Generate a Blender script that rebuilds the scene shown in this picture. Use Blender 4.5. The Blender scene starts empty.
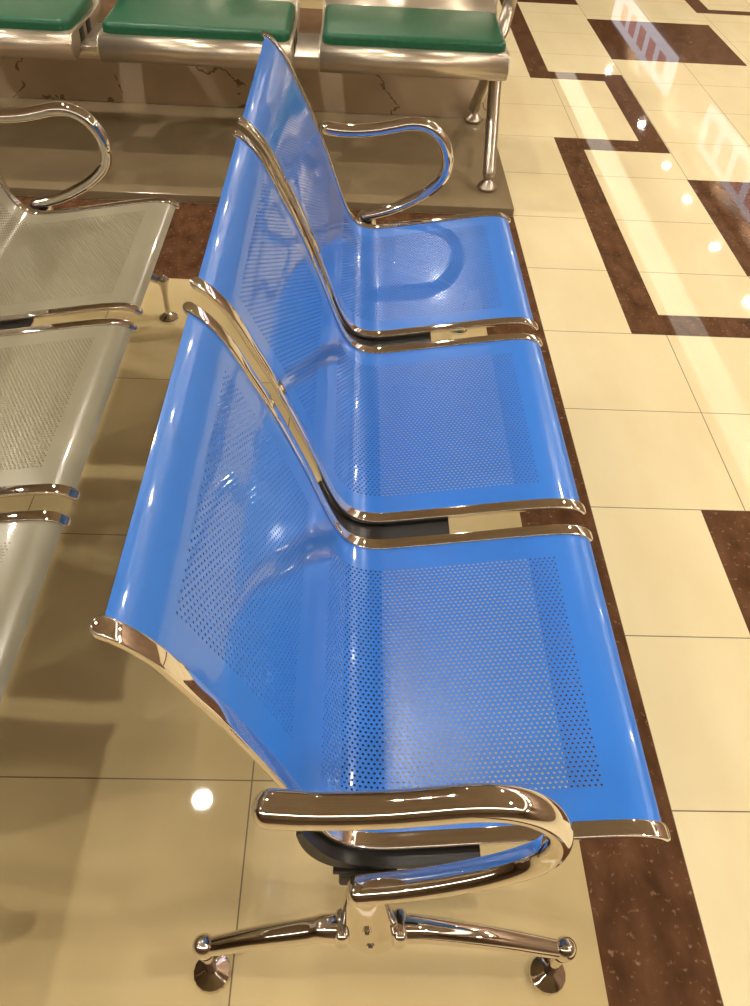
import bpy, bmesh, math, random
import numpy as np
from mathutils import Vector, Matrix

random.seed(7)
scene = bpy.context.scene
C = scene.collection

# ------------------------------------------------------------------ camera
cam_data = bpy.data.cameras.new('camera')
cam = bpy.data.objects.new('camera', cam_data)
C.objects.link(cam)
F_PX = 817.28
PITCH, ROLL, YAW, CAM_H = 0.7951, 0.0678, 0.0554, 1.4516
fwd = Vector((math.sin(YAW)*math.cos(PITCH), math.cos(YAW)*math.cos(PITCH), -math.sin(PITCH)))
rgt = Vector((math.cos(YAW), -math.sin(YAW), 0))
upv = rgt.cross(fwd)
r2 = math.cos(ROLL)*rgt + math.sin(ROLL)*upv
u2 = -math.sin(ROLL)*rgt + math.cos(ROLL)*upv
cam.matrix_world = Matrix(((r2.x, u2.x, -fwd.x, 0), (r2.y, u2.y, -fwd.y, 0), (r2.z, u2.z, -fwd.z, CAM_H), (0, 0, 0, 1)))
cam_data.sensor_fit = 'HORIZONTAL'
cam_data.sensor_width = 36.0
cam_data.lens = F_PX/750.0*36.0
cam_data.clip_start = 0.02
scene.camera = cam

# ------------------------------------------------------------------ world, exposure
world = bpy.data.worlds.new('world')
scene.world = world
world.use_nodes = True
bg = world.node_tree.nodes['Background']
bg.inputs[0].default_value = (1.0, 0.86, 0.66, 1)
bg.inputs[1].default_value = 0.30
vs = scene.view_settings
vs.view_transform = 'Standard'
vs.look = 'None'
vs.gamma = 1
vs.use_curve_mapping = False
vs.exposure = 0.18
LAMP_POWER = 1000.0        # emission of a downlight disc
COVE_POWER = 1.5        # emission of the long cove strip
CEIL_Z = 3.2
DOWNLIGHTS = [(-0.77, 2.1), (-3.2, 4.0), (-1.5, 4.0), (-0.2, 6.5), (1.8, 0.1), (1.8, 4.0), (-1.9, -1.2), (-3.3, 0.3), (-3.2, 2.1),  # last two on this line: unseen fill lamps added for the left floor
              (4.36, -1.8), (4.36, 0.6), (4.36, 1.8), (4.36, 3.0), (4.36, 4.2), (4.36, 5.4), (4.36, 6.6), (4.36, 7.79), (4.36, 9.0),
              (4.36, 10.24), (4.36, 11.28), (4.36, 12.75), (4.36, 15.15), (2.4, -1.2)]

# ------------------------------------------------------------------ materials
def new_mat(name, col, rough=.5, metal=0.0, coat=0.0, spec=None):
    m = bpy.data.materials.new(name); m.use_nodes = True
    b = m.node_tree.nodes['Principled BSDF']
    b.inputs['Base Color'].default_value = (*col, 1)
    b.inputs['Roughness'].default_value = rough
    b.inputs['Metallic'].default_value = metal
    b.inputs['Coat Weight'].default_value = coat
    b.inputs['Coat Roughness'].default_value = .04
    if spec is not None: b.inputs['Specular IOR Level'].default_value = spec
    return m

def N(nt, t, **kw):
    n = nt.nodes.new(t)
    for k, v in kw.items():
        setattr(n, k, v)
    return n

def math_node(nt, op, a, b=None, c=None):
    n = nt.nodes.new('ShaderNodeMath'); n.operation = op
    for i, v in enumerate((a, b, c)):
        if v is None: continue
        if isinstance(v, (int, float)): n.inputs[i].default_value = v
        else: nt.links.new(v, n.inputs[i])
    return n.outputs[0]

def noise_col(m, c1, c2, scale, detail=5, lo=.3, hi=.7, stretch=(1, 1, 1), bump=0):
    nt = m.node_tree; b = nt.nodes['Principled BSDF']
    tc = N(nt, 'ShaderNodeTexCoord'); mp = N(nt, 'ShaderNodeMapping')
    mp.inputs['Scale'].default_value = stretch
    nt.links.new(tc.outputs['Object'], mp.inputs[0])
    nz = N(nt, 'ShaderNodeTexNoise'); nz.inputs['Scale'].default_value = scale; nz.inputs['Detail'].default_value = detail
    nt.links.new(mp.outputs[0], nz.inputs['Vector'])
    rp = N(nt, 'ShaderNodeValToRGB')
    rp.color_ramp.elements[0].position = lo; rp.color_ramp.elements[0].color = (*c1, 1)
    rp.color_ramp.elements[1].position = hi; rp.color_ramp.elements[1].color = (*c2, 1)
    nt.links.new(nz.outputs[0], rp.inputs[0]); nt.links.new(rp.outputs[0], b.inputs['Base Color'])
    if bump:
        bp = N(nt, 'ShaderNodeBump'); bp.inputs['Strength'].default_value = bump; bp.inputs['Distance'].default_value = .002
        nt.links.new(nz.outputs[0], bp.inputs['Height']); nt.links.new(bp.outputs[0], b.inputs['Normal'])
    return rp.outputs[0]

def tile_mat(name, c1, c2, x0, dx, y0, dy, grout=(.16, .11, .06), gw=.0013):
    m = new_mat(name, c1, .022)
    nt = m.node_tree; b = nt.nodes['Principled BSDF']
    col = noise_col(m, c1, c2, 2.2, 8, .35, .65, (2.4, .9, 1))
    tc = N(nt, 'ShaderNodeTexCoord'); sp = N(nt, 'ShaderNodeSeparateXYZ')
    nt.links.new(tc.outputs['Object'], sp.inputs[0])
    def line(sock, o, d):
        a = math_node(nt, 'SUBTRACT', sock, o - 50*d + d/2)
        a = math_node(nt, 'MODULO', a, d)
        a = math_node(nt, 'ABSOLUTE', math_node(nt, 'SUBTRACT', a, d/2))
        return math_node(nt, 'LESS_THAN', a, gw)
    g = math_node(nt, 'MAXIMUM', line(sp.outputs[0], x0, dx), line(sp.outputs[1], y0, dy))
    mx = N(nt, 'ShaderNodeMix', data_type='RGBA')
    nt.links.new(g, mx.inputs['Factor']); nt.links.new(col, mx.inputs['A']); mx.inputs['B'].default_value = (*grout, 1)
    nt.links.new(mx.outputs['Result'], b.inputs['Base Color'])
    r = math_node(nt, 'MULTIPLY_ADD', g, .5, .022)
    nt.links.new(r, b.inputs['Roughness'])
    b.inputs['IOR'].default_value = 1.55
    return m

M = {}
M['tile_left'] = tile_mat('cream_tile_wide_shaded', (.60, .47, .24), (.65, .52, .28), -.1543, .6, .6928, .6)  # darker than the right tiles: shade of the left floor put into the colour
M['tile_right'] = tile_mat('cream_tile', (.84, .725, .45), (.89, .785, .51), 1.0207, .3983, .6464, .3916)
def brown_marble():
    m = new_mat('brown_marble', (.1, .05, .03), .022)
    nt = m.node_tree; b = nt.nodes['Principled BSDF']
    c = noise_col(m, (.062, .026, .012), (.165, .078, .040), 14, 9, .25, .78, (1.6, .8, 1))
    tc = N(nt, 'ShaderNodeTexCoord')
    n2 = N(nt, 'ShaderNodeTexNoise'); n2.inputs['Scale'].default_value = 75; n2.inputs['Detail'].default_value = 4
    nt.links.new(tc.outputs['Object'], n2.inputs['Vector'])
    r2_ = N(nt, 'ShaderNodeValToRGB'); r2_.color_ramp.elements[0].position = .61; r2_.color_ramp.elements[0].color = (0, 0, 0, 1)
    r2_.color_ramp.elements[1].position = .78; r2_.color_ramp.elements[1].color = (1, 1, 1, 1)
    nt.links.new(n2.outputs[0], r2_.inputs[0])
    mx = N(nt, 'ShaderNodeMix', data_type='RGBA')
    nt.links.new(r2_.outputs[0], mx.inputs['Factor']); nt.links.new(c, mx.inputs['A']); mx.inputs['B'].default_value = (.36, .22, .14, 1)
    nt.links.new(mx.outputs['Result'], b.inputs['Base Color'])
    b.inputs['IOR'].default_value = 1.55
    return m
M['brown'] = brown_marble()
M['chrome'] = new_mat('chrome', (.80, .765, .75), .035, 1.0)
M['blue'] = new_mat('blue_lacquered_steel', (.028, .215, .82), .30, 0.0, 1.0)
M['beige'] = new_mat('beige_lacquered_steel', (.36, .33, .235), .25, 0.0, .8)
M['black'] = new_mat('black_steel', (.012, .011, .011), .35)
M['silver'] = new_mat('satin_silver_steel', (.62, .55, .45), .33, .85)
M['silver_leg'] = new_mat('satin_aluminium', (.55, .49, .42), .3, .9)
M['green'] = new_mat('green_leatherette', (.012, .15, .075), .38)
noise_col(M['green'], (.008, .10, .048), (.012, .125, .062), 60, 4, .3, .7, bump=.15)
M['platform'] = new_mat('platform_stone', (.36, .29, .19), .12)
noise_col(M['platform'], (.23, .175, .105), (.27, .21, .125), 3, 6, .35, .65)  # base darkened: shade under the green bench is partly put into the stone colour
def veined(name, base, vein):
    m = new_mat(name, base, .15)
    nt = m.node_tree; b = nt.nodes['Principled BSDF']
    tc = N(nt, 'ShaderNodeTexCoord')
    nz = N(nt, 'ShaderNodeTexNoise'); nz.inputs['Scale'].default_value = 1.5; nz.inputs['Detail'].default_value = 10
    nz.inputs['Distortion'].default_value = .5
    nt.links.new(tc.outputs['Object'], nz.inputs['Vector'])
    a = math_node(nt, 'ABSOLUTE', math_node(nt, 'SUBTRACT', nz.outputs[0], .5))
    a = math_node(nt, 'LESS_THAN', a, .0035)
    n3 = N(nt, 'ShaderNodeTexNoise'); n3.inputs['Scale'].default_value = 4
    nt.links.new(tc.outputs['Object'], n3.inputs['Vector'])
    k = math_node(nt, 'GREATER_THAN', n3.outputs[0], .46)
    a = math_node(nt, 'MULTIPLY', math_node(nt, 'MULTIPLY', a, k), .7)
    n2 = N(nt, 'ShaderNodeTexNoise'); n2.inputs['Scale'].default_value = 5; n2.inputs['Detail'].default_value = 6
    nt.links.new(tc.outputs['Object'], n2.inputs['Vector'])
    rp = N(nt, 'ShaderNodeValToRGB')
    rp.color_ramp.elements[0].position = .3; rp.color_ramp.elements[0].color = (*[x*.85 for x in base], 1)
    rp.color_ramp.elements[1].position = .7; rp.color_ramp.elements[1].color = (*base, 1)
    nt.links.new(n2.outputs[0], rp.inputs[0])
    mx = N(nt, 'ShaderNodeMix', data_type='RGBA')
    nt.links.new(a, mx.inputs['Factor']); nt.links.new(rp.outputs[0], mx.inputs['A']); mx.inputs['B'].default_value = (*vein, 1)
    nt.links.new(mx.outputs['Result'], b.inputs['Base Color'])
    return m
M['marble'] = veined('veined_marble', (.80, .66, .48), (.16, .08, .04))
M['cream_top'] = new_mat('brown_stone', (.20, .12, .07), .2)
noise_col(M['cream_top'], (.17, .10, .055), (.24, .145, .085), 6)
M['wall'] = new_mat('beige_wall', (.45, .34, .22), .6)
noise_col(M['wall'], (.20, .13, .08), (.26, .17, .11), 2)
M['ceiling'] = new_mat('ceiling_paint', (.5, .42, .34), .7)
noise_col(M['ceiling'], (.33, .26, .20), (.37, .30, .235), 3)
M['dark'] = new_mat('dark_glass_front', (.05, .035, .025), .15)
M['rubber'] = new_mat('grey_rubber', (.05, .05, .05), .6)
M['ring'] = new_mat('lamp_ring', (.7, .68, .62), .3, .6)
def emis(name, col, s):
    m = bpy.data.materials.new(name); m.use_nodes = True
    nt = m.node_tree; nt.nodes.remove(nt.nodes['Principled BSDF'])
    e = nt.nodes.new('ShaderNodeEmission'); e.inputs[0].default_value = (*col, 1); e.inputs[1].default_value = s
    nt.links.new(e.outputs[0], nt.nodes['Material Output'].inputs[0])
    return m
M['lamp'] = emis('downlight_glow', (1, .91, .76), LAMP_POWER)
M['cove'] = emis('cove_glow', (1, .90, .72), COVE_POWER)
M['added_strip'] = emis('added_strip_glow', (1, .91, .76), 7.0)  # glow of the added strip behind the viewer
M['sign_white'] = emis('sign_white', (.95, .93, 1.0), 1.2)
M['sign_red'] = emis('sign_red', (.9, .45, .42), .9)

# ------------------------------------------------------------------ mesh helpers
def link_mesh(name, me, parent=None, loc=(0, 0, 0)):
    o = bpy.data.objects.new(name, me); C.objects.link(o)
    o.parent = parent; o.location = loc
    return o

def bm_obj(name, bm, mat, parent=None, smooth=True, sharp=35):
    bmesh.ops.recalc_face_normals(bm, faces=bm.faces)
    me = bpy.data.meshes.new(name); bm.to_mesh(me); bm.free()
    me.materials.append(mat)
    if smooth:
        me.shade_smooth()
        me.set_sharp_from_angle(angle=math.radians(sharp))
    return link_mesh(name, me, parent)

def add_box(bm, x0, x1, y0, y1, z0, z1, bev=0, seg=2):
    t = bmesh.new()
    bmesh.ops.create_cube(t, size=1)
    for v in t.verts:
        v.co = Vector(((x0+x1)/2 + v.co.x*(x1-x0), (y0+y1)/2 + v.co.y*(y1-y0), (z0+z1)/2 + v.co.z*(z1-z0)))
    if bev: bmesh.ops.bevel(t, geom=list(t.edges), offset=bev, segments=seg, profile=.5, affect='EDGES')
    me = bpy.data.meshes.new('t'); t.to_mesh(me); t.free(); bm.from_mesh(me); bpy.data.meshes.remove(me)

def add_prism(bm, pts, axis, a, b, bev=0):
    """pts: 2D outline; axis 'x' -> pts are (y,z); 'y' -> (x,z)."""
    t = bmesh.new()
    def P(p, s): return Vector((s, p[0], p[1])) if axis == 'x' else Vector((p[0], s, p[1]))
    va = [t.verts.new(P(p, a)) for p in pts]; vb = [t.verts.new(P(p, b)) for p in pts]
    n = len(pts)
    t.faces.new(va); t.faces.new(vb[::-1])
    for i in range(n): t.faces.new((va[i], vb[i], vb[(i+1) % n], va[(i+1) % n]))
    bmesh.ops.recalc_face_normals(t, faces=t.faces)
    if bev:
        ed = [e for e in t.edges if e.is_manifold and e.calc_face_angle(0) > .6]
        bmesh.ops.bevel(t, geom=ed, offset=bev, segments=2, profile=.5, affect='EDGES')
    me = bpy.data.meshes.new('t'); t.to_mesh(me); t.free(); bm.from_mesh(me); bpy.data.meshes.remove(me)

def catmull(P, n):
    P = [np.array(p, float) for p in P]
    Q = [2*P[0]-P[1]] + P + [2*P[-1]-P[-2]]
    out = []
    for i in range(1, len(Q)-2):
        for k in range(n):
            t = k/n
            out.append(.5*((2*Q[i]) + (-Q[i-1]+Q[i+1])*t + (2*Q[i-1]-5*Q[i]+4*Q[i+1]-Q[i+2])*t*t + (-Q[i-1]+3*Q[i]-3*Q[i+1]+Q[i+2])*t**3))
    out.append(P[-1])
    return np.array(out)

def add_sweep(bm, path, radii, seg=20, round_ends=True, nref=(0, 1, 0)):
    """tube with elliptical section: radii = list of (r along nref, r across) per path point."""
    path = [Vector(p) for p in path]; n = len(path)
    nref = Vector(nref)
    rings = []
    def tang(i):
        return (path[min(i+1, n-1)] - path[max(i-1, 0)]).normalized()
    stations = [(path[i], tang(i), radii[i][0], radii[i][1]) for i in range(n)]
    if round_ends:
        pre = []; post = []
        for k in range(1, 6):
            a = k/5*math.pi/2*.97
            s, c = math.sin(a), math.cos(a)
            p, t, r1, r2_ = stations[0]; d = min(r1, r2_)
            pre.insert(0, (p - t*d*s, t, r1*c, r2_*c))
            p, t, r1, r2_ = stations[-1]; d = min(r1, r2_)
            post.append((p + t*d*s, t, r1*c, r2_*c))
        stations = pre + stations + post
    for p, t, r1, r2_ in stations:
        a = (nref - t*nref.dot(t)).normalized(); b = t.cross(a)
        rings.append([bm.verts.new(p + a*r1*math.cos(2*math.pi*k/seg) + b*r2_*math.sin(2*math.pi*k/seg)) for k in range(seg)])
    for i in range(len(rings)-1):
        for k in range(seg):
            bm.faces.new((rings[i][k], rings[i][(k+1) % seg], rings[i+1][(k+1) % seg], rings[i+1][k]))
    bm.faces.new(rings[0][::-1]); bm.faces.new(rings[-1])

def add_lathe(bm, prof, cx, cy, seg=28):
    rings = []
    for r, z in prof:
        if r < 1e-6: rings.append([bm.verts.new((cx, cy, z))])
        else: rings.append([bm.verts.new((cx + r*math.cos(2*math.pi*k/seg), cy + r*math.sin(2*math.pi*k/seg), z)) for k in range(seg)])
    for i in range(len(rings)-1):
        a, b = rings[i], rings[i+1]
        for k in range(seg):
            k2 = (k+1) % seg
            if len(a) == 1 and len(b) == 1: continue
            if len(a) == 1: bm.faces.new((a[0], b[k2], b[k]))
            elif len(b) == 1: bm.faces.new((a[k], a[k2], b[0]))
            else: bm.faces.new((a[k], a[k2], b[k2], b[k]))

def thing(name, label, cat, loc=(0, 0, 0), group=None):
    o = bpy.data.objects.new(name, None); C.objects.link(o)
    o.location = loc; o['label'] = label; o['category'] = cat
    o.empty_display_size = .1
    if group: o['group'] = group
    return o

def struct(name, bm, mat, smooth=False):
    o = bm_obj(name, bm, mat, None, smooth); o['kind'] = 'structure'; return o

# ------------------------------------------------------------------ floor with its inlaid pattern
BROWN = [(.439, .6224, -6, 2.985), (-9, .439, 2.44, 2.985),
         (.908, 1.024, 2.213, 3.779), (1.024, 4.2, 2.213, 2.33), (1.024, 1.415, 3.655, 3.779),
         (1.30, 1.415, 3.779, 4.66), (.91, 1.30, 4.55, 4.66), (.91, 1.02, 4.66, 6.07), (1.02, 1.42, 5.95, 6.07),
         (1.415, 2.19, 2.604, 3.388), (1.415, 2.18, 4.91, 5.655), (.905, 1.69, .646, 1.43),
         (2.18, 2.285, 5.91, 8.2), (2.285, 4.2, 5.91, 6.0)]
def make_floor():
    xs = sorted({-9, .6224, 4.7} | {v for r in BROWN for v in r[:2]})
    ys = sorted({-6, 19} | {v for r in BROWN for v in r[2:]})
    bm = bmesh.new()
    vs_ = [[bm.verts.new((x, y, 0)) for y in ys] for x in xs]
    for i in range(len(xs)-1):
        for j in range(len(ys)-1):
            f = bm.faces.new((vs_[i][j], vs_[i+1][j], vs_[i+1][j+1], vs_[i][j+1]))
            cx, cy = (xs[i]+xs[i+1])/2, (ys[j]+ys[j+1])/2
            if any(a < cx < b and c < cy < d for a, b, c, d in BROWN): f.material_index = 2
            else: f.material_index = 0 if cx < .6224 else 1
    o = struct('floor', bm, M['tile_left'])
    o.data.materials.append(M['tile_right']); o.data.materials.append(M['brown'])
make_floor()

def simple_struct(name, b, mat, bev=0):
    bm = bmesh.new(); add_box(bm, *b, bev=bev); return struct(name, bm, mat)
simple_struct('ceiling', (-9, 4.7, -6, 19, CEIL_Z, CEIL_Z+.1), M['ceiling'])
simple_struct('wall_left', (-9.1, -9, -6, 19, 0, CEIL_Z), M['wall'])
simple_struct('wall_right', (4.7, 4.8, -6, 19, 0, CEIL_Z), M['wall'])
simple_struct('wall_far', (-9, 4.7, 19, 19.1, 0, CEIL_Z), M['wall'])
simple_struct('wall_near', (-9, 4.7, -6.1, -6, 0, CEIL_Z), M['wall'])
# low stone platform and the veined marble plinth behind it
simple_struct('trim_1', (-8.9, .622, 2.985, 3.87, 0.0005, .032), M['platform'], .003)
simple_struct('trim_2', (-8.9, .622, 3.87, 4.5, 0.0005, .262), M['marble'])
simple_struct('trim_3', (-8.9, .626, 3.90, 4.52, .262, .275), M['cream_top'], .002)

# ------------------------------------------------------------------ the three-seat perforated bench
SW, GAP = .523, .0651            # seat width between frame centres, gap between neighbouring frames
Y0 = .4365                        # first frame
STN = [0, SW, SW+GAP, 2*SW+GAP, 2*SW+2*GAP, 3*SW+2*GAP]
PROF = [(-.213, .838), (-.205, .833), (-.190, .819), (-.171, .795), (-.154, .764), (-.134, .722), (-.110, .673), (-.086, .615),
        (-.060, .549), (-.040, .492), (-.022, .442), (-.003, .402), (.022, .377), (.060, .3675), (.12, .3755), (.22, .393), (.328, .412), (.385, .419),
        (.410, .4175), (.424, .4135), (.433, .407)]
_p = catmull(PROF, 14)
_d = np.r_[0, np.cumsum(np.hypot(*np.diff(_p, axis=0).T))]
LEN = _d[-1]
def prof(s, off=0.0):
    s = np.atleast_1d(np.asarray(s, float))
    x = np.interp(s, _d, _p[:, 0]); z = np.interp(s, _d, _p[:, 1])
    e = .006
    tx = np.interp(np.clip(s+e, 0, LEN), _d, _p[:, 0]) - np.interp(np.clip(s-e, 0, LEN), _d, _p[:, 0])
    tz = np.interp(np.clip(s+e, 0, LEN), _d, _p[:, 1]) - np.interp(np.clip(s-e, 0, LEN), _d, _p[:, 1])
    l = np.hypot(tx, tz); tx /= l; tz /= l
    nx, nz = -tz, tx               # points to the sitter's side
    return x + nx*off, z + nz*off, nx, nz
def s_at(pt):
    return _d[np.argmin(np.hypot(_p[:, 0]-pt[0], _p[:, 1]-pt[1]))]

def make_panel_mesh():
    """one pressed sheet of steel, real round holes in the seat and in the back"""
    PS, PY, R = .0080, .00693, .0019
    THK = .0014
    V = []; Fq = []; Nn = []; vid = {}
    def vert(s, y, key=None):
        k = (round(s*2e5), round(y*2e5))
        if k in vid: return vid[k]
        vid[k] = len(V); V.append((s, y)); return vid[k]
    y_lo, y_hi = 0.0, SW
    rows = 59
    ya = (SW - rows*PY)/2; yb = ya + rows*PY
    zones = []
    for a, b in ((s_at((-.163, .782)), s_at((-.050, .522))), (s_at((-.018, .432)), s_at((.365, .417)))):
        n = int((b-a)/PS); zones.append((a, n))
    holes = []
    for a, n in zones:
        for r in range(rows):
            y = ya + r*PY; odd = r % 2
            if odd:     # half cells at both ends
                for s0 in (a, a + (n-.5)*PS):
                    Fq.append([vert(s0, y), vert(s0+PS/2, y), vert(s0+PS/2, y+PY), vert(s0, y+PY)])
            for c in range(n - odd):
                s = a + c*PS + odd*PS/2
                outer = [vert(s+PS, y+PY/2) if False else None]
                o8 = [vert(s, y), vert(s+PS/2, y), vert(s+PS, y), vert(s+PS, y+PY), vert(s+PS/2, y+PY), vert(s, y+PY)]
                cx, cy = s+PS/2, y+PY/2
                h = []
                for k in range(12):
                    ang = 2*math.pi*k/12
                    h.append(len(V)); V.append((cx + R*math.cos(ang), cy + R*math.sin(ang)))
                holes.append(h)
                # angles of the outer points: corners near 221,270,319,41,90,139 deg
                def hk(deg): return h[(round(deg/30)) % 12]
                # fan between outline and hole
                seq = [(o8[3], 30), (o8[4], 90), (o8[5], 150), (o8[0], 210), (o8[1], 270), (o8[2], 330)]
                for i in range(6):
                    (va, da), (vb, db) = seq[i], seq[(i+1) % 6]
                    if db < da: db += 360
                    mid = hk((da+db)/2)
                    Fq.append([va, vb, hk(db), mid]); Fq.append([va, mid, hk(da)])
    # plain sheet around and between the zones
    def grid(s_list, y_list):
        for i in range(len(s_list)-1):
            for j in range(len(y_list)-1):
                Fq.append([vert(s_list[i], y_list[j]), vert(s_list[i+1], y_list[j]), vert(s_list[i+1], y_list[j+1]), vert(s_list[i], y_list[j+1])])
    def steps(a, b, d=.006):
        n = max(1, int(round((b-a)/d))); return [a + (b-a)*k/n for k in range(n+1)]
    z0a, z0b = zones[0][0], zones[0][0] + zones[0][1]*PS
    z1a, z1b = zones[1][0], zones[1][0] + zones[1][1]*PS
    rowsy = [ya + r*PY for r in range(rows+1)]
    for a, b in ((0, z0a), (z0b, z1a), (z1b, LEN)):
        grid(steps(a, b), rowsy)
    allS = steps(0, z0a) + [z0a + k*PS/2 for k in range(1, zones[0][1]*2)] + steps(z0b, z1a) + [z1a + k*PS/2 for k in range(1, zones[1][1]*2)] + steps(z1b, LEN)
    grid(allS, [y_lo+.004, ya]); grid(allS, [yb, y_hi-.004])
    V = np.array(V)
    # pressed panel: the perforated fields sit a hair below the rim
    x, z, nx, nz = prof(V[:, 0], -.0025)
    x2, z2, _, _ = prof(V[:, 0], -.0025-THK)
    n = len(V)
    co = np.zeros((2*n, 3)); co[:n, 0] = x; co[:n, 1] = V[:, 1]; co[:n, 2] = z
    co[n:, 0] = x2; co[n:, 1] = V[:, 1]; co[n:, 2] = z2
    nor = np.zeros((2*n, 3)); nor[:n, 0] = nx; nor[:n, 2] = nz; nor[n:, 0] = -nx; nor[n:, 2] = -nz
    faces = []; fkind = []
    for f in Fq:                       # (s,y) ccw -> normal = ds x dy ; want sitter's side (nx,nz)
        faces.append(f); fkind.append(0)
    for f in Fq:
        faces.append([n+i for i in f[::-1]]); fkind.append(0)
    for h in holes:
        m = len(h)
        for k in range(m):
            a, b = h[k], h[(k+1) % m]
            faces.append([b, a, n+a, n+b]); fkind.append(1)
    # orientation check
    f = faces[0]; p = co[f[:3]]; nn = np.cross(p[1]-p[0], p[2]-p[0])
    if nn @ nor[f[0]] < 0: faces = [g[::-1] for g in faces]
    me = bpy.data.meshes.new('seat_panel'); me.from_pydata(co.tolist(), [], faces)
    me.update()
    me.polygons.foreach_set('use_smooth', [k == 0 for k in fkind])
    ln = []
    for g, k in zip(faces, fkind):
        if k == 0: ln += [tuple(nor[i]) for i in g]
        else:
            p = co[g[:3]]; q = np.cross(p[1]-p[0], p[2]-p[0]); q /= (np.linalg.norm(q)+1e-12)
            ln += [tuple(q)]*len(g)
    me.normals_split_custom_set(ln)
    return me

def frame_mesh(bm, y):
    """rounded flat bar that follows the profile"""
    S = np.linspace(0, LEN, 90)
    W, Hh = .0115, .0048
    stations = []
    for s in S:
        x, z, nx, nz = prof(s, -.0025)
        stations.append((float(x[0]), float(z[0]), float(nx[0]), float(nz[0]), 1.0))
    # rounded bulb ends
    def ring(st):
        x, z, nx, nz, k = st
        out = []
        seg = 20
        for i in range(seg):
            a = 2*math.pi*i/seg
            c, s_ = math.cos(a), math.sin(a)
            e = .38
            u = math.copysign(abs(c)**e, c)*W*k; v = math.copysign(abs(s_)**e, s_)*Hh*k
            out.append(bm.verts.new((x + nx*v, y + u, z + nz*v)))
        return out
    full = []
    x, z, nx, nz, _ = stations[0]; tx, tz = nz, -nx
    for a in (1.0, .92, .75, .5, .25): full.append((x - tx*.010*a, z - tz*.010*a, nx, nz, math.sqrt(max(1-a*a, .04))))
    full += stations
    x, z, nx, nz, _ = stations[-1]; tx, tz = nz, -nx
    for a in (.25, .5, .75, .92, 1.0): full.append((x + tx*.010*a, z + tz*.010*a, nx, nz, math.sqrt(max(1-a*a, .04))))
    rings = [ring(s) for s in full]
    for i in range(len(rings)-1):
        for k in range(20): bm.faces.new((rings[i][k], rings[i][(k+1) % 20], rings[i+1][(k+1) % 20], rings[i+1][k]))
    bm.faces.new(rings[0]); bm.faces.new(rings[-1])

def bracket_outline():
    top = []
    for s in np.linspace(s_at((-.030, .465)), s_at((.19, .388)), 26):
        x, z, _, _ = prof(s, -.0095); top.append((float(x[0]), float(z[0])))
    bot = [(float(a), float(b)) for a, b in catmull([(.188, .370), (.15, .360), (.115, .354), (.05, .349), (.008, .354), (-.014, .369), (-.031, .395), (-.041, .425), (-.046, .455)], 6)]
    return top + bot

ARM = [(-.070, .606), (-.02, .602), (.05, .607), (.10, .617), (.145, .627), (.185, .625), (.220, .606), (.245, .572), (.254, .53),
       (.244, .487), (.207, .448), (.155, .415), (.095, .388), (.032, .371)]
def arm_mesh(bm, y):
    p = catmull([(a, y, b) for a, b in ARM], 6); n = len(p)
    rad = []
    for i in range(n):
        t = i/(n-1)
        w = .0205 if t < .35 else .0205 - (t-.35)*.002
        h = .0165 if t < .35 else .0165 - (t-.35)*.004
        if t < .06: w *= 1.04; h *= 1.06
        rad.append((w, h))
    add_sweep(bm, p, rad, 24, True)

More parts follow.
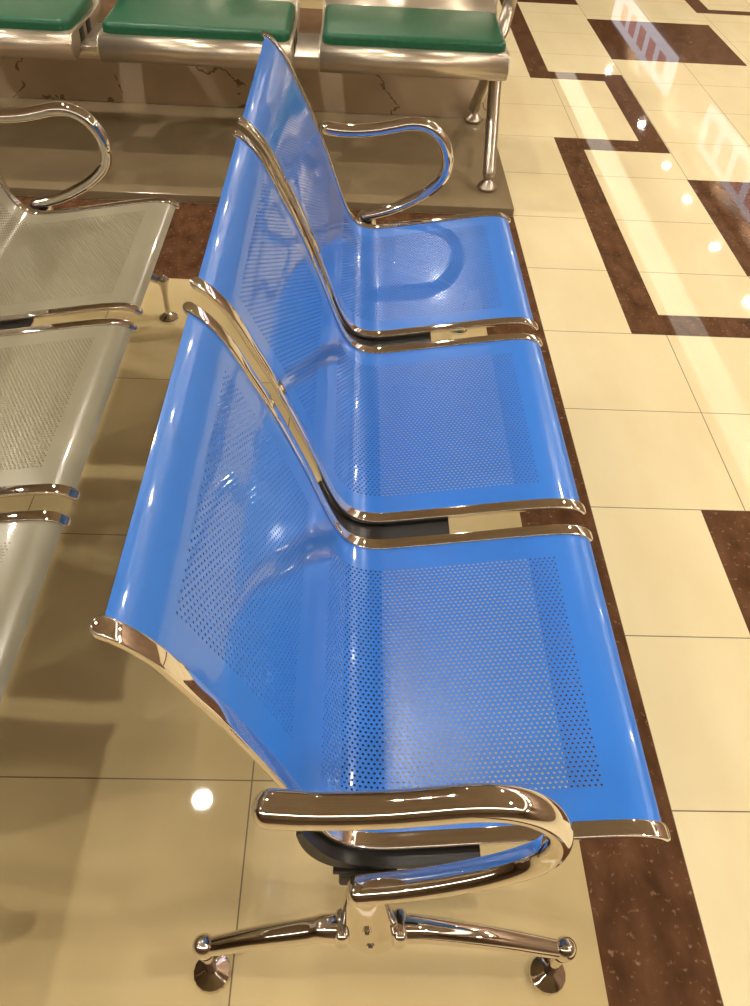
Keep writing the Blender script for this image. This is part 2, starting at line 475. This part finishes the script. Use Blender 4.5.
def make_bench(loc, label, mat, panel_me, far_gap):
    t = thing('waiting_bench', label, 'bench', loc, None)
    for k in range(3):
        o = link_mesh('seat_panel', panel_me, t, (0, STN[2*k], 0))
        o.material_slots[0].link = 'OBJECT'; o.material_slots[0].material = mat
    for k in range(6):
        bm = bmesh.new(); frame_mesh(bm, STN[k]); bm_obj('side_frame', bm, M['chrome'], t, sharp=50)
    # saddle brackets and beam
    for a, b in ((-.030, .012), (STN[1]+.004, STN[2]-.004), (STN[3]+.004, STN[4]-.004), (STN[5]-.012, STN[5]+.030)):
        bm = bmesh.new(); add_prism(bm, bracket_outline(), 'y', a, b, 0)
        o = bm_obj('saddle_bracket', bm, M['black'], t, sharp=30)
        b2 = bmesh.new(); add_box(b2, .000, .085, a-.003, b+.003, .336, .347, .0015)
        bm_obj('clamp_plate', b2, M['black'], o)
    bm = bmesh.new(); add_box(bm, .008, .072, -.036, STN[5]+.036, .302, .338, .005)
    bm_obj('beam', bm, M['black'], t)
    for yc, sgn in ((-.0635, -1), (STN[5]+.0635, 1)):
        bm = bmesh.new(); arm_mesh(bm, yc if sgn < 0 else STN[5]+far_gap); bm_obj('armrest', bm, M['chrome'], t, sharp=60)
        # cast hub with a stub that grips the beam
        bm = bmesh.new()
        add_sweep(bm, [(.042, yc, .358), (.044, yc, .33), (.047, yc, .29), (.052, yc, .25), (.057, yc, .215), (.060, yc, .19)],
                  [(.0195, .026), (.022, .030), (.024, .034), (.026, .039), (.026, .042), (.023, .038)], 28, True)
        add_box(bm, .022, .064, min(yc, yc-sgn*.03), max(yc, yc-sgn*.03), .30, .334, .004)
        hub = bm_obj('leg_hub', bm, M['chrome'], t, sharp=50)
        for bz, bx in ((.292, .047), (.236, .054)):
            bm = bmesh.new()
            add_sweep(bm, [(bx, yc-.018, bz), (bx, yc-.0275, bz)], [(.006, .006)]*2, 12, False, (0, 0, 1))
            bo = bm_obj('bolt', bm, M['chrome'], hub, sharp=30)
            bm = bmesh.new()
            add_sweep(bm, [(bx, yc-.0270, bz), (bx, yc-.0285, bz)], [(.0035, .0035)]*2, 6, False, (0, 0, 1))
            bm_obj('bolt', bm, M['black'], hub, sharp=30)
        for fx, sg in ((-.185, -1), (.347, 1)):
            bm = bmesh.new()
            base = .055
            pts = [(base + sg*.034, yc, .222), (base+sg*.06, yc, .223), (base + (fx-base)*.35, yc, .212), (base + (fx-base)*.62, yc, .183), (base + (fx-base)*.85, yc, .151), (fx, yc, .130)]
            pp = catmull(pts, 6); n = len(pp)
            rad = [(.021 - .008*i/(n-1), .021 - .009*i/(n-1)) for i in range(n)]
            add_sweep(bm, pp, rad, 20, False)
            add_box(bm, fx*0 + base + sg*.040 - .010, base + sg*.040 + .010, yc-.0225, yc+.0225, .199, .2445, .008, 3)
            add_lathe(bm, [(0, .155), (.009, .1525), (.0155, .146), (.0175, .136), (.0165, .126), (.013, .116), (.0115, .108), (.0115, .10), (0, .10)], fx, yc)
            leg = bm_obj('leg', bm, M['chrome'], t, sharp=50)
            bm = bmesh.new()
            add_lathe(bm, [(0, .104), (.0085, .104), (.0085, .024), (.013, .021), (.0285, .010), (.030, .007), (.030, .0), (0, 0)], fx, yc, 16)
            bm_obj('foot_glide', bm, M['chrome'], leg, sharp=15)
    return t

panel = make_panel_mesh()
panel.materials.append(M['blue'])
make_bench((0, Y0, 0), 'bright blue three-seat perforated bench with chrome frames in the foreground', M['blue'], panel, .055)
make_bench((-.907, Y0, 0), 'beige grey three-seat perforated bench at left edge with chrome frames', M['beige'], panel, .044)

# ------------------------------------------------------------------ green cushioned bench on the platform
PZ = .032
def green_bench():
    t = thing('cushioned_bench', 'silver three-seat bench with green seat cushions on the low stone platform', 'bench', (0, 0, PZ))
    z = lambda v: v - PZ
    X = [(-.129, .549), (-.911, -.234), (-1.69, -1.01)]
    ztop, R = .50, .045
    yf = 3.18                       # front face of the roll
    ycen = yf + R
    # seat pan outline (y,z): underside of roll round to the top, back to the crease and up the backrest
    pl = [(ycen+.035, ztop-2*R+.004), (ycen+.012, ztop-2*R)]
    for k in range(0, 13):
        a = -math.pi/2 - k*math.pi/12
        pl.append((ycen + R*math.cos(a), ztop - R + R*math.sin(a)))
    pl += [(3.35, ztop-.006), (3.50, ztop-.016), (3.58, ztop-.018), (3.63, ztop-.006), (3.665, ztop+.03), (3.685, ztop+.06), (3.70, ztop+.10), (3.735, ztop+.24), (3.76, ztop+.34), (3.785, ztop+.38), (3.815, ztop+.40)]
    outl = np.array(pl)
    def pan(x0, x1):
        bm = bmesh.new()
        nn = []
        for i in range(len(outl)):
            d = outl[min(i+1, len(outl)-1)] - outl[max(i-1, 0)]; d /= np.hypot(*d); nn.append((d[1], -d[0]))
        # perforated field on the backrest: cut real holes in a grid
        A = [bm.verts.new((x0, p[0], z(p[1]))) for p in outl]; B = [bm.verts.new((x1, p[0], z(p[1]))) for p in outl]
        i_back0, i_back1 = len(outl)-5, len(outl)-3
        for i in range(len(outl)-1):
            if i_back0 <= i < i_back1: continue
            bm.faces.new((A[i], B[i], B[i+1], A[i+1]))
        # holes
        p0, p1, p2 = outl[i_back0], outl[i_back0+1], outl[i_back1]
        def pos(s, x):
            q = p0 + (p1-p0)*(s*2) if s < .5 else p1 + (p2-p1)*(s*2-1)
            return (x, q[0], z(q[1]))
        nx_, ns = 60, 24
        mx = .03
        xa, xb = x0+mx, x1-mx
        for xx0, xx1 in ((x0, xa), (xb, x1)):
            for h0, h1 in ((0, .5), (.5, 1)):
                bm.faces.new([bm.verts.new(pos(h0, xx0)), bm.verts.new(pos(h0, xx1)), bm.verts.new(pos(h1-1e-6, xx1)), bm.verts.new(pos(h1-1e-6, xx0))])
        dx = (xb-xa)/nx_; ds = 1/ns
        for j in range(ns):
            for i in range(nx_):
                xc0, s0 = xa+i*dx, j*ds
                O = [(0, 0), (1, 0), (1, 1), (0, 1)]
                ov = [bm.verts.new(pos(min(s0+b*ds, .9999), xc0+a*dx)) for a, b in O]
                iv = [bm.verts.new(pos(s0+(.5+.27*math.sin(an))*ds, xc0+(.5+.27*math.cos(an))*dx)) for an in [math.radians(225+45*k) for k in range(8)]]
                for k in range(4):
                    bm.faces.new((ov[k], ov[(k+1) % 4], iv[(2*k+2) % 8], iv[2*k+1])); bm.faces.new((ov[k], iv[2*k+1], iv[2*k]))
        bmesh.ops.remove_doubles(bm, verts=bm.verts, dist=.0002)
        o = bm_obj('seat_pan', bm, M['silver'], t, sharp=60)
        md = o.modifiers.new('thickness', 'SOLIDIFY'); md.thickness = .003; md.offset = 0
        return o
    for x0, x1 in X:
        pan(x0, x1)
        # cushion: domed pad with rounded corners and a piped edge
        bm = bmesh.new()
        cx0, cx1, cy0, cy1 = x0+.006, x1-.006, 3.222, 3.61
        add_box(bm, cx0, cx1, cy0, cy1, z(ztop-.006), z(ztop+.036))
        bmesh.ops.bevel(bm, geom=[e for e in bm.edges if abs(e.verts[0].co.z-e.verts[1].co.z) > .02], offset=.035, segments=5, profile=.5, affect='EDGES')
        top = [e for e in bm.edges if e.verts[0].co.z > z(ztop+.03) and e.verts[1].co.z > z(ztop+.03)]
        bmesh.ops.bevel(bm, geom=top, offset=.020, segments=4, profile=.55, affect='EDGES')
        cu = bm_obj('cushion', bm, M['green'], t, sharp=80)
        # side cheek plates that close the pan ends
        for xs in (x0, x1):
            bm = bmesh.new()
            ol = [(ycen+.02, ztop-2*R+.004)] + [(ycen + R*math.cos(-math.pi/2-k*math.pi/8), ztop-R + R*math.sin(-math.pi/2-k*math.pi/8)) for k in range(9)] + \
                 [(3.35, ztop-.004), (3.50, ztop-.014), (3.61, ztop-.010), (3.665, ztop+.03), (3.70, ztop+.10), (3.735, ztop+.24), (3.76, ztop+.34), (3.775, ztop+.34),
                  (3.752, ztop+.23), (3.72, ztop+.09), (3.69, ztop+.01), (3.64, ztop-.055), (3.50, ztop-.065), (3.30, ztop-.06)]
            add_prism(bm, [(a, z(b)) for a, b in ol], 'x', xs-.006, xs+.006, .0015)
            bm_obj('side_plate', bm, M['silver'], t, sharp=40)
    # wide box beam under the seats
    bm = bmesh.new(); add_box(bm, -1.70, .56, 3.28, 3.56, z(.395), z(.440), .008)
    bm_obj('beam', bm, M['silver'], t)
    for xg in (-1.01+.0065, -.234+.0065):
        for y_ in (3.30, 3.40):
            bm = bmesh.new(); add_box(bm, xg-.001, xg+.0015, y_, y_+.055, z(ztop-.056), z(ztop-.014), .0005)
            bm_obj('slot', bm, M['black'], t)
    # end frames: two splayed tubes, arm tube
    for xe, sx in ((.545, 1), (-1.69, -1)):
        for ya_, yb_, xt in ((3.43, 3.142, xe-.012), (3.50, 3.83, xe-.004)):
            bm = bmesh.new()
            path = catmull([(xt+.012, ya_, z(.43)), (xt+.006, ya_+(yb_-ya_)*.35, z(.30)), (xt, ya_+(yb_-ya_)*.8, z(.16)), (xt-.002, yb_, z(.095))], 6)
            add_sweep(bm, path, [(.025, .027)]*len(path), 20, True, (1, 0, 0))
            leg = bm_obj('leg', bm, M['silver_leg'], t, sharp=50)
            bm = bmesh.new()
            add_lathe(bm, [(0, z(.09)), (.010, z(.09)), (.010, z(.078)), (.018, z(.07)), (.036, z(.052)), (.039, z(.045)), (.036, z(.038)), (.030, z(.034)), (.030, 0), (0, 0)], xt-.002, yb_)
            bm_obj('foot_glide', bm, M['silver_leg'], leg, sharp=40)
        bm = bmesh.new()
        ax = xe + sx*.035
        path = catmull([(xe-sx*.02, 3.50, z(.45)), (xe+sx*.02, 3.56, z(.465)), (ax+sx*.005, 3.62, z(.50)), (ax+sx*.02, 3.65, z(.56)), (ax+sx*.025, 3.63, z(.64)), (ax+sx*.025, 3.56, z(.70)), (ax+sx*.025, 3.40, z(.72)), (ax+sx*.025, 3.20, z(.72))], 6)
        add_sweep(bm, path, [(.026, .019)]*len(path), 20, True, (1, 0, 0))
        bm_obj('armrest', bm, M['silver_leg'], t, sharp=60)
green_bench()

# ------------------------------------------------------------------ lights of the place, plus added fill and an added strip
def downlight(x, y, label):
    t = thing('ceiling_downlight', label, 'lamp', (x, y, CEIL_Z), 'recessed round ceiling downlights')
    bm = bmesh.new()
    add_lathe(bm, [(.052, -.0005), (.075, -.0005), (.075, -.008), (.065, -.012), (.052, -.008), (.052, -.0005)], 0, 0, 32)
    bm_obj('trim_ring', bm, M['ring'], t)
    bm = bmesh.new()
    add_lathe(bm, [(0, -.004), (.048, -.004), (.05, -.002), (.05, -.001), (0, -.001)], 0, 0, 24)
    bm_obj('diffuser', bm, M['lamp'], t)
for i, (x, y) in enumerate(DOWNLIGHTS):
    downlight(x, y, 'round warm downlight recessed in the ceiling above the waiting area, a few added as fill')

t = thing('cove_light', 'long warm strip light along the ceiling over the walkway', 'lamp', (3.53, 6.4, CEIL_Z))
bm = bmesh.new(); add_box(bm, -.17, .17, -8.5, 8.5, -.02, -.002, 0); bm_obj('diffuser', bm, M['cove'], t, False)
for s in (-1, 1):
    bm = bmesh.new(); add_box(bm, s*.18-.012, s*.18+.012, -8.52, 8.52, -.03, -.001, .003); bm_obj('edge_rail', bm, M['ring'], t)

t = thing('cove_light', 'unseen warm strip light added behind the viewer for highlights on the chrome', 'lamp', (0, -1.6, CEIL_Z))  # added out of view to draw long highlights on the armrests
bm = bmesh.new(); add_box(bm, -5, 3.2, -.14, .14, -.02, -.002, 0); bm_obj('diffuser', bm, M['added_strip'], t, False)
for s in (-1, 1):
    bm = bmesh.new(); add_box(bm, -5.02, 3.22, s*.15-.012, s*.15+.012, -.03, -.001, .003); bm_obj('edge_rail', bm, M['ring'], t)

# lit shop signs on the right wall, mirrored in the polished floor
def sign(y0, y1, z0, z1, label, letters):
    t = thing('shop_sign', label, 'sign', (4.7, y0, z0))
    bm = bmesh.new(); add_box(bm, -.10, -.002, 0, y1-y0, 0, z1-z0, .005); bm_obj('sign_box', bm, M['sign_white'], t, False)
    for a, b, c, d in letters:
        bm = bmesh.new(); add_box(bm, -.112, -.101, a, b, c, d, .002); bm_obj('letter', bm, M['sign_red'], t, False)
L1 = []
for k in range(5):
    a = .25 + k*.62
    L1.append((a, a+.36, .08, .36))
sign(12.9, 16.6, 2.30, 2.80, 'white lit shop sign with red lettering farther down the wall', L1)
L2 = [(.15 + k*.55, .15 + k*.55+.34, .06, .40) for k in range(8)]
sign(6.5, 11.1, 2.33, 2.84, 'white lit shop sign with pink panels nearer along the wall', L2)
